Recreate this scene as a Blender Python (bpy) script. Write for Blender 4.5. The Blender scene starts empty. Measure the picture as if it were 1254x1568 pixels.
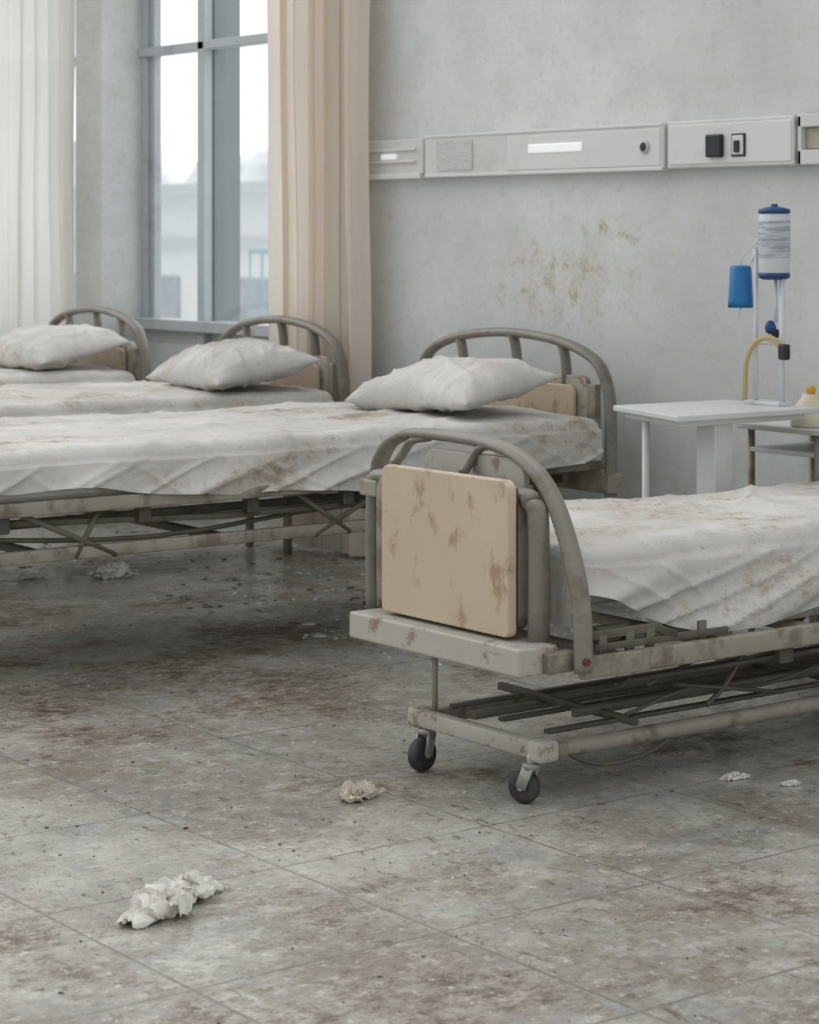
import bpy, bmesh, math, random
from mathutils import Vector, Matrix, noise
random.seed(7)
scene = bpy.context.scene
try:
    scene.view_settings.view_transform = 'Standard'
except Exception:
    pass

# ------------------------------------------------------------------ materials
def nn(nt, typ, **kw):
    n = nt.nodes.new(typ)
    for k, v in kw.items():
        setattr(n, k, v)
    return n

def noise_node(nt, vec, scale, detail=6, rough=.6, dist=0.0):
    n = nn(nt, 'ShaderNodeTexNoise')
    n.inputs['Scale'].default_value = scale
    n.inputs['Detail'].default_value = detail
    n.inputs['Roughness'].default_value = rough
    n.inputs['Distortion'].default_value = dist
    nt.links.new(vec, n.inputs['Vector'])
    return n.outputs['Fac']

def maprange(nt, val, a, b, c=0.0, d=1.0):
    n = nn(nt, 'ShaderNodeMapRange')
    n.clamp = True
    nt.links.new(val, n.inputs[0])
    for i, x in enumerate((a, b, c, d)):
        n.inputs[i + 1].default_value = x
    return n.outputs[0]

def mixc(nt, fac, a, b, mode='MIX'):
    n = nn(nt, 'ShaderNodeMix', data_type='RGBA', blend_type=mode)
    if isinstance(fac, (int, float)):
        n.inputs[0].default_value = fac
    else:
        nt.links.new(fac, n.inputs[0])
    for idx, v in ((6, a), (7, b)):
        if isinstance(v, (tuple, list)):
            n.inputs[idx].default_value = (*v[:3], 1)
        else:
            nt.links.new(v, n.inputs[idx])
    return n.outputs[2]

def math_n(nt, op, a, b=None):
    n = nn(nt, 'ShaderNodeMath', operation=op)
    for i, v in enumerate((a, b)):
        if v is None:
            continue
        if isinstance(v, (int, float)):
            n.inputs[i].default_value = v
        else:
            nt.links.new(v, n.inputs[i])
    return n.outputs[0]

def base_mat(name):
    m = bpy.data.materials.new(name)
    m.use_nodes = True
    nt = m.node_tree
    b = nt.nodes['Principled BSDF']
    tc = nn(nt, 'ShaderNodeTexCoord')
    return m, nt, b, tc.outputs['Object']

def mapping(nt, vec, scale=(1, 1, 1), loc=(0, 0, 0), rot=(0, 0, 0)):
    n = nn(nt, 'ShaderNodeMapping')
    n.inputs['Scale'].default_value = scale
    n.inputs['Location'].default_value = loc
    n.inputs['Rotation'].default_value = rot
    nt.links.new(vec, n.inputs['Vector'])
    return n.outputs[0]

def add_bump(nt, b, h, strength, dist=.01):
    n = nn(nt, 'ShaderNodeBump')
    n.inputs['Strength'].default_value = strength
    n.inputs['Distance'].default_value = dist
    nt.links.new(h, n.inputs['Height'])
    nt.links.new(n.outputs[0], b.inputs['Normal'])

def M(name, col, rough=.6, metal=0.0, var=.12, vs=3.0, stain=None, ss=5.0, st=(.55, .72), sa=.8,
      bump=.15, bs=60.0, stretch=(1, 1, 1), spec=.5, sdist=.1):
    m, nt, b, oc = base_mat(name)
    f = noise_node(nt, oc, vs, 5)
    dark = tuple(c * (1 - var) for c in col)
    lite = tuple(min(1, c * (1 + var)) for c in col)
    c = mixc(nt, maprange(nt, f, .3, .7), dark, lite)
    if stain:
        v = mapping(nt, oc, stretch, (3.1, 1.7, .4))
        s = noise_node(nt, v, ss, 9, .65, sdist)
        c = mixc(nt, maprange(nt, s, st[0], st[1], 0, sa), c, stain)
    nt.links.new(c, b.inputs['Base Color'])
    b.inputs['Roughness'].default_value = rough
    b.inputs['Metallic'].default_value = metal
    b.inputs['Specular IOR Level'].default_value = spec
    if bump:
        add_bump(nt, b, noise_node(nt, oc, bs, 4), bump, .002)
    return m

def srgb(r, g, b):
    def f(c):
        c /= 255
        return c / 12.92 if c <= .04045 else ((c + .055) / 1.055) ** 2.4
    return (f(r), f(g), f(b))

def region(nt, oc, cx, cy, cz, rx, ry, rz, a, b_, c, d):
    sc = (1 / rx, 1 / ry if ry else 0, 1 / rz if rz else 0)
    v = mapping(nt, oc, sc, (-cx * sc[0], -cy * sc[1], -cz * sc[2]))
    ln = nn(nt, 'ShaderNodeVectorMath', operation='LENGTH')
    nt.links.new(v, ln.inputs[0])
    return maprange(nt, ln.outputs['Value'], a, b_, c, d)

def wall_mat():
    m, nt, b, oc = base_mat('painted_plaster')
    big = noise_node(nt, oc, .9, 6, .6)
    c = mixc(nt, maprange(nt, big, .35, .65), srgb(203, 206, 206), srgb(224, 226, 225))
    med = noise_node(nt, mapping(nt, oc, (1, 1, 1), (2, 5, 3)), 3.0, 10, .75)
    c = mixc(nt, maprange(nt, med, .46, .62, 0, .40), c, srgb(193, 192, 184))
    fine = noise_node(nt, oc, 22, 9, .8)
    c = mixc(nt, maprange(nt, fine, .54, .66, 0, .5), c, srgb(180, 179, 171))
    fleck = noise_node(nt, mapping(nt, oc, (1, 1, 1), (7, 1, 4)), 60, 5, .8)
    c = mixc(nt, maprange(nt, fleck, .62, .68, 0, .4), c, srgb(164, 160, 148))
    reg = region(nt, oc, -6.06, 0, 1.06, .50, 0, .23, .2, 1.3, 1, 0)
    regb = region(nt, oc, -5.80, 0, 1.245, .24, 0, .07, .2, 1.3, 1, 0)
    regs = math_n(nt, 'MAXIMUM', reg, regb)
    sp = noise_node(nt, oc, 12, 10, .8, .1)
    s = math_n(nt, 'ADD', sp, math_n(nt, 'MULTIPLY', regs, .10))
    c = mixc(nt, math_n(nt, 'MULTIPLY', maprange(nt, s, .5, .66, 0, .45), regs), c, srgb(194, 187, 163))
    c = mixc(nt, math_n(nt, 'MULTIPLY', maprange(nt, s, .60, .68, 0, .65), regs), c, srgb(166, 154, 124))
    sep = nn(nt, 'ShaderNodeSeparateXYZ')
    nt.links.new(oc, sep.inputs[0])
    low = maprange(nt, sep.outputs[2], .1, .95, .5, 0)
    c = mixc(nt, math_n(nt, 'MULTIPLY', low, maprange(nt, noise_node(nt, oc, 3, 8), .35, .6)), c, srgb(158, 156, 146))
    nt.links.new(c, b.inputs['Base Color'])
    b.inputs['Roughness'].default_value = .7
    add_bump(nt, b, noise_node(nt, oc, 9, 8, .6), .4, .008)
    return m

def floor_mat():
    m, nt, b, oc = base_mat('worn_linoleum')
    sep = nn(nt, 'ShaderNodeSeparateXYZ')
    nt.links.new(oc, sep.inputs[0])
    big = noise_node(nt, oc, 1.4, 8, .62, .2)
    c = mixc(nt, maprange(nt, big, .38, .62), srgb(138, 135, 128), srgb(178, 176, 168))
    mid = noise_node(nt, mapping(nt, oc, (1, 1, 1), (5, 2, 0)), 7, 10, .78)
    c = mixc(nt, maprange(nt, mid, .46, .60, 0, .75), c, srgb(194, 192, 183))
    blu = noise_node(nt, mapping(nt, oc, (1, 1, 1), (1, 12, 0)), 2.6, 8, .7)
    c = mixc(nt, maprange(nt, blu, .53, .63, 0, .55), c, srgb(142, 146, 149))
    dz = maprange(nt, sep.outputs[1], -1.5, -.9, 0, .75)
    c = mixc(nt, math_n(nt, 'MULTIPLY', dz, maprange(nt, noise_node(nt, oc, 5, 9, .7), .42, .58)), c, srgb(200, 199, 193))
    br = noise_node(nt, mapping(nt, oc, (1, 1, 1), (9, 4, 0)), 2.4, 10, .72)
    grain = noise_node(nt, mapping(nt, oc, (1.7, 1, 1), (3, 8, 0), (0, 0, .6)), 17, 12, .88)
    r1 = region(nt, oc, -5.75, -1.75, 0, 1.1, .8, 0, .1, 1.3, .10, 0)
    r2 = region(nt, oc, -5.2, -2.5, 0, 1.0, .7, 0, .1, 1.3, .05, 0)
    r3 = region(nt, oc, -2.9, -2.8, 0, .9, .8, 0, .1, 1.3, .04, 0)
    br2 = math_n(nt, 'ADD', math_n(nt, 'ADD', br, r1), math_n(nt, 'ADD', r2, r3))
    mixn = math_n(nt, 'ADD', math_n(nt, 'MULTIPLY', br2, .46), math_n(nt, 'MULTIPLY', grain, .54))
    c = mixc(nt, maprange(nt, mixn, .475, .545, 0, .62), c, srgb(128, 117, 100))
    c = mixc(nt, maprange(nt, mixn, .530, .580, 0, .75), c, srgb(100, 85, 68))
    c = mixc(nt, maprange(nt, mixn, .575, .610, 0, .85), c, srgb(64, 52, 42))
    sc = noise_node(nt, mapping(nt, oc, (5, 13, 1), (1, 7, 0), (0, 0, .75)), 1.9, 10, .80)
    c = mixc(nt, maprange(nt, sc, .58, .62, 0, .8), c, srgb(76, 67, 57))
    sc2 = noise_node(nt, mapping(nt, oc, (11, 5, 1), (11, 3, 0), (0, 0, .5)), 2.2, 10, .80)
    c = mixc(nt, maprange(nt, sc2, .585, .63, 0, .72), c, srgb(88, 78, 65))
    sk = noise_node(nt, oc, 36, 8, .88)
    c = mixc(nt, maprange(nt, sk, .53, .60, 0, .55), c, srgb(116, 106, 91))
    sk2 = noise_node(nt, mapping(nt, oc, (1, 1, 1), (6, 1, 0)), 52, 5, .82)
    c = mixc(nt, maprange(nt, sk2, .595, .64, 0, .8), c, srgb(70, 61, 51))
    sw = noise_node(nt, mapping(nt, oc, (1, 1, 1), (2, 2, 0)), 24, 9, .85)
    c = mixc(nt, maprange(nt, sw, .555, .61, 0, .65), c, srgb(210, 208, 201))
    seam = None
    for i, per in ((0, .52), (1, .52)):
        fr = math_n(nt, 'FRACT', math_n(nt, 'DIVIDE', math_n(nt, 'ADD', sep.outputs[i], 20.13), per))
        d = math_n(nt, 'ABSOLUTE', math_n(nt, 'SUBTRACT', fr, .5))
        s = maprange(nt, d, .004, .010, 1, 0)
        seam = s if seam is None else math_n(nt, 'MAXIMUM', seam, s)
    seam = math_n(nt, 'MULTIPLY', seam, maprange(nt, mid, .42, .58, .25, .7))
    c = mixc(nt, seam, c, srgb(88, 82, 73))
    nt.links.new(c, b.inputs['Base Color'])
    r = maprange(nt, big, .38, .62, .13, .30)
    r2_ = math_n(nt, 'ADD', r, maprange(nt, mixn, .475, .56, 0, .35))
    nt.links.new(r2_, b.inputs['Roughness'])
    h = math_n(nt, 'SUBTRACT', noise_node(nt, oc, 14, 8, .65), math_n(nt, 'MULTIPLY', seam, .5))
    add_bump(nt, b, h, .22, .004)
    return m

def sheet_mat(name, seed, amt=.75, th=(.5, .66)):
    m, nt, b, oc = base_mat(name)
    f = noise_node(nt, oc, 3, 7)
    c = mixc(nt, maprange(nt, f, .35, .65), srgb(193, 191, 186), srgb(217, 215, 212))
    s1 = noise_node(nt, mapping(nt, oc, (2.0, 1, 2.4), (seed, seed * 1.7, 0)), 2.1, 12, .72)
    s2 = noise_node(nt, mapping(nt, oc, (1, 1, 1), (seed * 2, 1, 0)), 20, 10, .82)
    mx_ = math_n(nt, 'ADD', math_n(nt, 'MULTIPLY', s1, .6), math_n(nt, 'MULTIPLY', s2, .4))
    c = mixc(nt, maprange(nt, mx_, th[0] - .03, th[0] + .08, 0, amt * .75), c, srgb(182, 166, 142))
    c = mixc(nt, maprange(nt, mx_, th[0] + .03, th[0] + .10, 0, amt), c, srgb(142, 121, 98))
    s3 = noise_node(nt, mapping(nt, oc, (1, 1, 1), (seed, 9, 0)), 48, 6, .8)
    c = mixc(nt, maprange(nt, s3, .60, .66, 0, .5), c, srgb(146, 130, 108))
    nt.links.new(c, b.inputs['Base Color'])
    b.inputs['Roughness'].default_value = .9
    b.inputs['Specular IOR Level'].default_value = .15
    h = math_n(nt, 'ADD', noise_node(nt, mapping(nt, oc, (1.6, .9, 1)), 12, 5, .55, 1.2), math_n(nt, 'MULTIPLY', noise_node(nt, oc, 400, 2), .05))
    add_bump(nt, b, h, .4, .012)
    return m

def curtain_mat(name, col, trans):
    m, nt, b, oc = base_mat(name)
    c = mixc(nt, maprange(nt, noise_node(nt, mapping(nt, oc, (6, 6, .5)), 3, 5), .3, .7), tuple(x * .92 for x in col), col)
    out = nt.nodes['Material Output']
    d = nn(nt, 'ShaderNodeBsdfDiffuse')
    t = nn(nt, 'ShaderNodeBsdfTranslucent')
    mx = nn(nt, 'ShaderNodeMixShader')
    mx.inputs[0].default_value = trans
    nt.links.new(c, d.inputs[0]); nt.links.new(c, t.inputs[0])
    nt.links.new(d.outputs[0], mx.inputs[1]); nt.links.new(t.outputs[0], mx.inputs[2])
    nt.links.new(mx.outputs[0], out.inputs[0])
    nt.nodes.remove(b)
    return m

RUST = srgb(120, 92, 66)
m_wall = wall_mat()
m_floor = floor_mat()
m_frame = M('bed_enamel_beige', srgb(154, 149, 135), .5, stain=srgb(100, 86, 68), ss=11, st=(.49, .61), sa=.65)
m_rail = M('bed_rail_greige', srgb(134, 130, 120), .42, stain=srgb(98, 88, 74), ss=13, st=(.5, .64), sa=.55)
m_pale = M('bed_enamel_pale', srgb(180, 177, 166), .55, stain=RUST, ss=16, st=(.54, .62), sa=.7)
m_olive = M('bed_base_olive', srgb(104, 101, 88), .55, stain=srgb(66, 58, 46), ss=10, st=(.5, .7), sa=.7)
m_dark = M('dark_steel', srgb(84, 83, 76), .5, metal=.1, stain=srgb(110, 97, 78), ss=14, st=(.5, .62), sa=.6)
m_rubber = M('castor_rubber', srgb(50, 51, 51), .6, stain=srgb(90, 84, 74), ss=20, st=(.5, .65), sa=.5)
m_metal = M('castor_metal', srgb(162, 162, 156), .4, metal=.3, stain=RUST, ss=20)
m_wood = M('laminate_beige', srgb(198, 181, 156), .5, var=.07, vs=4, stain=srgb(152, 124, 92), ss=13, st=(.55, .66), sa=.75, stretch=(1.5, 1, .9), bump=.08, sdist=0)
m_sheetA = sheet_mat('stained_sheet_a', 3.3, .65, (.52, .68))
m_sheetB = sheet_mat('stained_sheet_b', 9.1, .75, (.505, .64))
m_pillow = sheet_mat('stained_pillowcase', 5.7, .45, (.53, .66))
m_mattress = M('mattress_ticking', srgb(200, 198, 190), .9, stain=srgb(160, 140, 110))
m_white = M('white_laminate', srgb(210, 212, 211), .4, var=.04, stain=srgb(180, 172, 154), ss=6, st=(.55, .7), sa=.4)
m_panel = M('service_panel_plastic', srgb(214, 214, 211), .42, var=.04, stain=srgb(182, 177, 164), ss=5, st=(.52, .7), sa=.5, bump=.05)
m_panel2 = M('service_panel_cover', srgb(223, 223, 221), .35, var=.03, stain=srgb(194, 190, 180), ss=6, st=(.52, .7), sa=.4, bump=.03)
m_label = M('printed_label', srgb(206, 206, 204), .6, var=.05, vs=60, stretch=(1, 1, 10), stain=srgb(172, 172, 172), ss=30, st=(.5, .6), sa=.6)
m_black = M('black_plastic', srgb(36, 37, 40), .4)
m_wframe = M('window_frame_paint', srgb(184, 190, 193), .5, var=.06, stain=srgb(140, 142, 140), ss=6, sa=.5)
m_mull = M('window_mullion_backlit', srgb(128, 134, 138), .5, var=.06)  # darker than the frame paint: the post's backlit shade is put into its colour
m_spand = M('spandrel_panel', srgb(208, 211, 211), .5, stain=srgb(160, 155, 145), ss=6, sa=.4)
m_blue = M('blue_plastic', srgb(18, 112, 168), .4, var=.08)
m_dblue = M('dark_blue_plastic', srgb(22, 66, 116), .4)
m_tube = M('yellowed_tube', srgb(188, 168, 118), .4)
m_cream = M('cream_plastic', srgb(216, 206, 186), .45)
m_yellow = M('yellow_cap', srgb(204, 162, 50), .45)
m_tissue = M('crumpled_tissue', srgb(216, 213, 204), .9, var=.06, stain=srgb(186, 172, 148), ss=14, sa=.4, spec=.1, bump=.6, bs=90)
m_tissue2 = M('crumpled_tissue_yellowed', srgb(208, 199, 184), .9, var=.08, spec=.1, bump=.6, bs=90)
m_paper = M('paper_scrap', srgb(214, 214, 210), .9)
m_leaf = M('rust_brown_flake', srgb(88, 58, 42), .8)
m_bolt = M('rusty_red_bolt', srgb(110, 50, 40), .6)
m_curt = curtain_mat('peach_curtain_cloth', srgb(246, 237, 226), .42)
m_sheer = curtain_mat('sheer_curtain_cloth', srgb(248, 247, 243), .55)
m_lens = M('reading_light_lens', srgb(252, 253, 253), .2, var=.01, bump=0)
_lb = m_lens.node_tree.nodes['Principled BSDF']
_lb.inputs['Emission Color'].default_value = (1, 1, 1, 1)
_lb.inputs['Emission Strength'].default_value = .2

m_glass = bpy.data.materials.new('window_glass')
m_glass.use_nodes = True
nt = m_glass.node_tree
nt.nodes.remove(nt.nodes['Principled BSDF'])
tr = nn(nt, 'ShaderNodeBsdfTransparent'); tr.inputs[0].default_value = (.97, .98, .98, 1)
gl = nn(nt, 'ShaderNodeBsdfGlossy'); gl.inputs['Roughness'].default_value = .05
mx = nn(nt, 'ShaderNodeMixShader'); mx.inputs[0].default_value = .05
nt.links.new(tr.outputs[0], mx.inputs[1]); nt.links.new(gl.outputs[0], mx.inputs[2])
nt.links.new(mx.outputs[0], nt.nodes['Material Output'].inputs[0])

# ------------------------------------------------------------------ mesh helpers
def finish(name, bm, mat, parent=None, smooth=False, bevel=0, autosmooth=True):
    me = bpy.data.meshes.new(name)
    bm.normal_update()
    bm.to_mesh(me); bm.free()
    o = bpy.data.objects.new(name, me)
    scene.collection.objects.link(o)
    mats = mat if isinstance(mat, (list, tuple)) else [mat]
    for mm in mats:
        me.materials.append(mm)
    if smooth:
        for p in me.polygons:
            p.use_smooth = True
    if bevel:
        md = o.modifiers.new('bevel', 'BEVEL')
        md.width = bevel; md.segments = 3; md.limit_method = 'ANGLE'
    if parent is not None:
        o.parent = parent
        o.matrix_parent_inverse = Matrix.Translation(-parent.location)
    return o

def empty(name, loc):
    e = bpy.data.objects.new(name, None)
    e.location = loc
    e.empty_display_size = .1
    scene.collection.objects.link(e)
    return e

def bm_box(bm, a, b, mi=0):
    x0, y0, z0 = a; x1, y1, z1 = b
    vs = [bm.verts.new(p) for p in ((x0, y0, z0), (x1, y0, z0), (x1, y1, z0), (x0, y1, z0), (x0, y0, z1), (x1, y0, z1), (x1, y1, z1), (x0, y1, z1))]
    for f in ((0, 3, 2, 1), (4, 5, 6, 7), (0, 1, 5, 4), (1, 2, 6, 5), (2, 3, 7, 6), (3, 0, 4, 7)):
        fc = bm.faces.new([vs[i] for i in f]); fc.material_index = mi

def box(name, a, b, mat, parent=None, bevel=.003):
    bm = bmesh.new(); bm_box(bm, a, b)
    return finish(name, bm, mat, parent, bevel=bevel)

def boxes(name, lst, mat, parent=None, bevel=.002):
    bm = bmesh.new()
    for a, b in lst:
        bm_box(bm, a, b)
    return finish(name, bm, mat, parent, bevel=bevel)

def catmull(pts, sub):
    P = [Vector(p) for p in pts]
    if len(P) < 3 or sub <= 1:
        return P
    out = []
    for i in range(len(P) - 1):
        p0 = P[i - 1] if i > 0 else P[i] * 2 - P[i + 1]
        p1, p2 = P[i], P[i + 1]
        p3 = P[i + 2] if i + 2 < len(P) else P[i + 1] * 2 - P[i]
        for k in range(sub):
            t = k / sub
            out.append(.5 * ((2 * p1) + (p2 - p0) * t + (2 * p0 - 5 * p1 + 4 * p2 - p3) * t * t + (3 * p1 - p0 - 3 * p2 + p3) * t ** 3))
    out.append(P[-1])
    return out

def bm_sweep(bm, pts, ra, rb=None, axis=(0, 1, 0), sub=8, n=12, square=False, mi=0):
    rb = ra if rb is None else rb
    P = catmull(pts, sub)
    ax = Vector(axis)
    rings = []
    prev = None
    for i, p in enumerate(P):
        t = (P[min(i + 1, len(P) - 1)] - P[max(i - 1, 0)])
        if t.length < 1e-9:
            t = Vector((0, 0, 1))
        t.normalize()
        ref = prev if prev is not None else ax
        a = ref - t * ref.dot(t)
        if a.length < .05:
            a = t.orthogonal()
        a.normalize(); prev = a
        c = t.cross(a)
        ring = []
        for k in range(n):
            th = 2 * math.pi * k / n
            cx, sy = math.cos(th), math.sin(th)
            if square:
                q = .35
                cx = math.copysign(abs(cx) ** q, cx); sy = math.copysign(abs(sy) ** q, sy)
            ring.append(bm.verts.new(p + a * (cx * ra) + c * (sy * rb)))
        rings.append(ring)
    for i in range(len(rings) - 1):
        for k in range(n):
            f = bm.faces.new((rings[i][k], rings[i][(k + 1) % n], rings[i + 1][(k + 1) % n], rings[i + 1][k]))
            f.smooth = True; f.material_index = mi
    f = bm.faces.new(rings[0][::-1]); f.material_index = mi
    f = bm.faces.new(rings[-1]); f.material_index = mi

def tubes(name, lst, mat, parent=None):
    bm = bmesh.new()
    for it in lst:
        pts, ra = it[0], it[1]
        rb = it[2] if len(it) > 2 else None
        ax = it[3] if len(it) > 3 else (0, 1, .01)
        sub = it[4] if len(it) > 4 else 1
        sq = it[5] if len(it) > 5 else False
        bm_sweep(bm, pts, ra, rb, ax, sub, 16 if sq else 12, sq)
    return finish(name, bm, mat, parent)

def bm_lathe(bm, prof, c, n=28, axis='z', mi=0):
    rings = []
    for r, h in prof:
        ring = []
        for k in range(n):
            th = 2 * math.pi * k / n
            if axis == 'z':
                p = (c[0] + r * math.cos(th), c[1] + r * math.sin(th), c[2] + h)
            elif axis == 'y':
                p = (c[0] + r * math.cos(th), c[1] + h, c[2] + r * math.sin(th))
            else:
                p = (c[0] + h, c[1] + r * math.cos(th), c[2] + r * math.sin(th))
            ring.append(bm.verts.new(p))
        rings.append(ring)
    for i in range(len(rings) - 1):
        for k in range(n):
            f = bm.faces.new((rings[i][k], rings[i][(k + 1) % n], rings[i + 1][(k + 1) % n], rings[i + 1][k]))
            f.smooth = True; f.material_index = mi
    bm.faces.new(rings[0][::-1]).material_index = mi
    bm.faces.new(rings[-1]).material_index = mi
    bmesh.ops.recalc_face_normals(bm, faces=bm.faces)

def lathe(name, prof, c, mat, parent=None, n=28, axis='z'):
    bm = bmesh.new(); bm_lathe(bm, prof, c, n, axis)
    return finish(name, bm, mat, parent)

def rounded_plate(name, x0, x1, z0, z1, y0, y1, rad, mat, parent, rad_bottom=None, bevel=.004):
    rb = rad if rad_bottom is None else rad_bottom
    pts = []
    for cx, cz, r, a0 in ((x1 - rad, z1 - rad, rad, 0), (x0 + rad, z1 - rad, rad, 90), (x0 + rb, z0 + rb, rb, 180), (x1 - rb, z0 + rb, rb, 270)):
        for k in range(9):
            a = math.radians(a0 + 90 * k / 8)
            pts.append((cx + r * math.cos(a), cz + r * math.sin(a)))
    bm = bmesh.new()
    A = [bm.verts.new((x, y0, z)) for x, z in pts]
    B = [bm.verts.new((x, y1, z)) for x, z in pts]
    bm.faces.new(A); bm.faces.new(B[::-1])
    n = len(A)
    for i in range(n):
        f = bm.faces.new((A[i], B[i], B[(i + 1) % n], A[(i + 1) % n]))
    bmesh.ops.recalc_face_normals(bm, faces=bm.faces)
    return finish(name, bm, mat, parent, bevel=bevel)

def ridge(p, e=2):
    v = 1 - abs(noise.noise(p)) * 2.2
    return max(0, v) ** e

# ------------------------------------------------------------------ room shell
bm = bmesh.new()
vs = [bm.verts.new(p) for p in ((-14, -9, 0), (2.5, -9, 0), (2.5, .3, 0), (-14, .3, 0))]
bm.faces.new(vs)
vb = [bm.verts.new((v.co.x, v.co.y, -.15)) for v in vs]
bm.faces.new(vb[::-1])
for i in range(4):
    bm.faces.new((vs[i], vb[i], vb[(i + 1) % 4], vs[(i + 1) % 4]))
finish('floor', bm, m_floor)

WT = .30
HT = 3.1
WX = -7.42
bm = bmesh.new()
bm_box(bm, (WX, 0, 0), (2.5, WT, HT))
bm_box(bm, (-9.56, 0, 0), (-9.31, WT, HT))
bm_box(bm, (-14, 0, 0), (-11.7, WT, HT))
bm_box(bm, (-9.31, 0, 2.85), (WX, WT, HT))
bm_box(bm, (-11.7, 0, 2.85), (-9.56, WT, HT))
finish('wall_back', bm, m_wall)

def window(name, x0, x1, mx0, mx1):
    e = empty(name, ((x0 + x1) / 2, .25, 1.4))
    yf, yb = .21, .27
    fr = []
    fr.append(((x0, yf, .80), (x0 + .05, yb, 2.85)))
    fr.append(((x1 - .05, yf, .80), (x1, yb, 2.85)))
    fr.append(((x0 + .05, yf + .02, .83), (x0 + .085, yb, 2.85)))
    fr.append(((x0, yf, 2.80), (x1, yb, 2.85)))
    fr.append(((x0, yf - .02, 2.065), (x1, yb, 2.105)))
    fr.append(((x0, yf - .05, .80), (x1, yb, .85)))
    fr.append(((mx0, yf - .02, .0), (mx0 + .055, yb - .03, 2.85)))
    boxes('frame', fr, m_wframe, e, .004)
    boxes('mullion_post', [((mx0 + .01, yb - .03, 0), (mx0 + .065, yb + .11, 2.95))], m_mull, e, .004)
    boxes('spandrel', [((x0, yf + .02, 0), (x1, yb, .80)), ((x0 + .06, yf + .005, .08), (mx0 - .06, yf + .03, .74))], m_spand, e, .004)
    boxes('pane', [((x0 + .05, .245, .85), (x1 - .05, .25, 2.80))], m_glass, e, 0)
    return e
window('window_1', -9.31, WX, -8.78, -8.69)
window('window_2', -11.7, -9.56, -10.6, -10.5)

boxes('baseboard_back', [((WX, -.015, 0), (2.5, 0, .09)), ((-9.56, -.015, 0), (-9.31, 0, .09))], m_wframe, None, .003)

def curtain(name, x0, x1, yc, z0, z1, pleats, amp, mat, seed, par_loc):
    e = empty(name, par_loc)
    bm = bmesh.new()
    nx, nz = pleats * 22, 46
    grid = []
    for j in range(nz + 1):
        row = []
        tz = j / nz
        z = z0 + (z1 - z0) * tz
        for i in range(nx + 1):
            t = i / nx
            wob = noise.noise(Vector((t * 4 + seed, tz * .7, 0))) * 1.2
            ph = t * pleats * 2 * math.pi + wob * 1.5
            a = amp * (1 + .5 * noise.noise(Vector((t * 7, seed, tz * .8))))
            sn = math.sin(ph)
            y = yc + a * math.copysign(abs(sn) ** .75, sn) + .30 * a * math.sin(2.3 * ph + seed) + .012 * noise.noise(Vector((t * 5, tz * 4, seed)))
            x = x0 + (x1 - x0) * t + .016 * math.sin(2 * ph) + .02 * noise.noise(Vector((tz * 1.5, seed, t * 2)))
            row.append(bm.verts.new((x, y, z)))
        grid.append(row)
    for j in range(nz):
        for i in range(nx):
            f = bm.faces.new((grid[j][i], grid[j][i + 1], grid[j + 1][i + 1], grid[j + 1][i])); f.smooth = True
    finish('cloth', bm, mat, e)
    tubes('curtain_rail', [([(x0 - .2, yc, z1 + .01), (x1 + .1, yc, z1 + .01)], .012)], m_wframe, e)
    return e
curtain('curtain', -7.63, -7.075, -.125, .015, 2.95, 6, .038, m_curt, 1.3, (-7.35, -.12, 1.5))
curtain('sheer_curtain', -11.4, -9.40, -.10, .02, 2.95, 15, .040, m_sheer, 4.2, (-10.4, -.10, 1.5))

# ------------------------------------------------------------------ exterior
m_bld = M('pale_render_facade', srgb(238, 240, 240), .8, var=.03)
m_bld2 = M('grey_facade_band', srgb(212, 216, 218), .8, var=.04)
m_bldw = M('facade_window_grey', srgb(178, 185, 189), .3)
e = empty('neighbouring_building', (-26, 20, 0))
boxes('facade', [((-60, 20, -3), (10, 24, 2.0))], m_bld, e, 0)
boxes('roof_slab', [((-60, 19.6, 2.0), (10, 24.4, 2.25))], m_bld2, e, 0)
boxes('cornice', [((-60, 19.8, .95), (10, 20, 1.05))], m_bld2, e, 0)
bl = []
for i in range(18):
    bx = -58 + i * 3.6
    bl.append(((bx, 19.95, -.9), (bx + 1.9, 20, .3)))
boxes('facade_windows', bl, m_bldw, e, 0)
boxes('courtyard_ground', [((-60, .6, -3.2), (20, 20, -3.0))], m_bld, e, 0)
e = empty('balcony_railing', (-16, 9, .5))
rl = [((-22, 9, 1.0), (-8, 9.05, 1.05)), ((-22, 9, .2), (-8, 9.05, .25))]
for i in range(57):
    rl.append(((-22 + i * .25, 9.01, -3), (-21.98 + i * .25, 9.03, 1.0)) if i % 8 == 0 else ((-22 + i * .25, 9.01, .25), (-21.98 + i * .25, 9.03, 1.0)))
boxes('rails', rl, M('railing_teal', srgb(160, 190, 194), .5), e, 0)
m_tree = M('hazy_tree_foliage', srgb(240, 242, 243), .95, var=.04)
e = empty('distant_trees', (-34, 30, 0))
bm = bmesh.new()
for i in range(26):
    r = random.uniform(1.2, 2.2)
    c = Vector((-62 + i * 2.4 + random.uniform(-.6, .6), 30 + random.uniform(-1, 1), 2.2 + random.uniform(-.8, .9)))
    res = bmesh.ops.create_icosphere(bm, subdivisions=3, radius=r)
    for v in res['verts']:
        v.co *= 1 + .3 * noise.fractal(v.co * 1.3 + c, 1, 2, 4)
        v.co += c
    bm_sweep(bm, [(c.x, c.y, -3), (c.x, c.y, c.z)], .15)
finish('tree_crowns', bm, m_tree, e, smooth=True)

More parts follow.
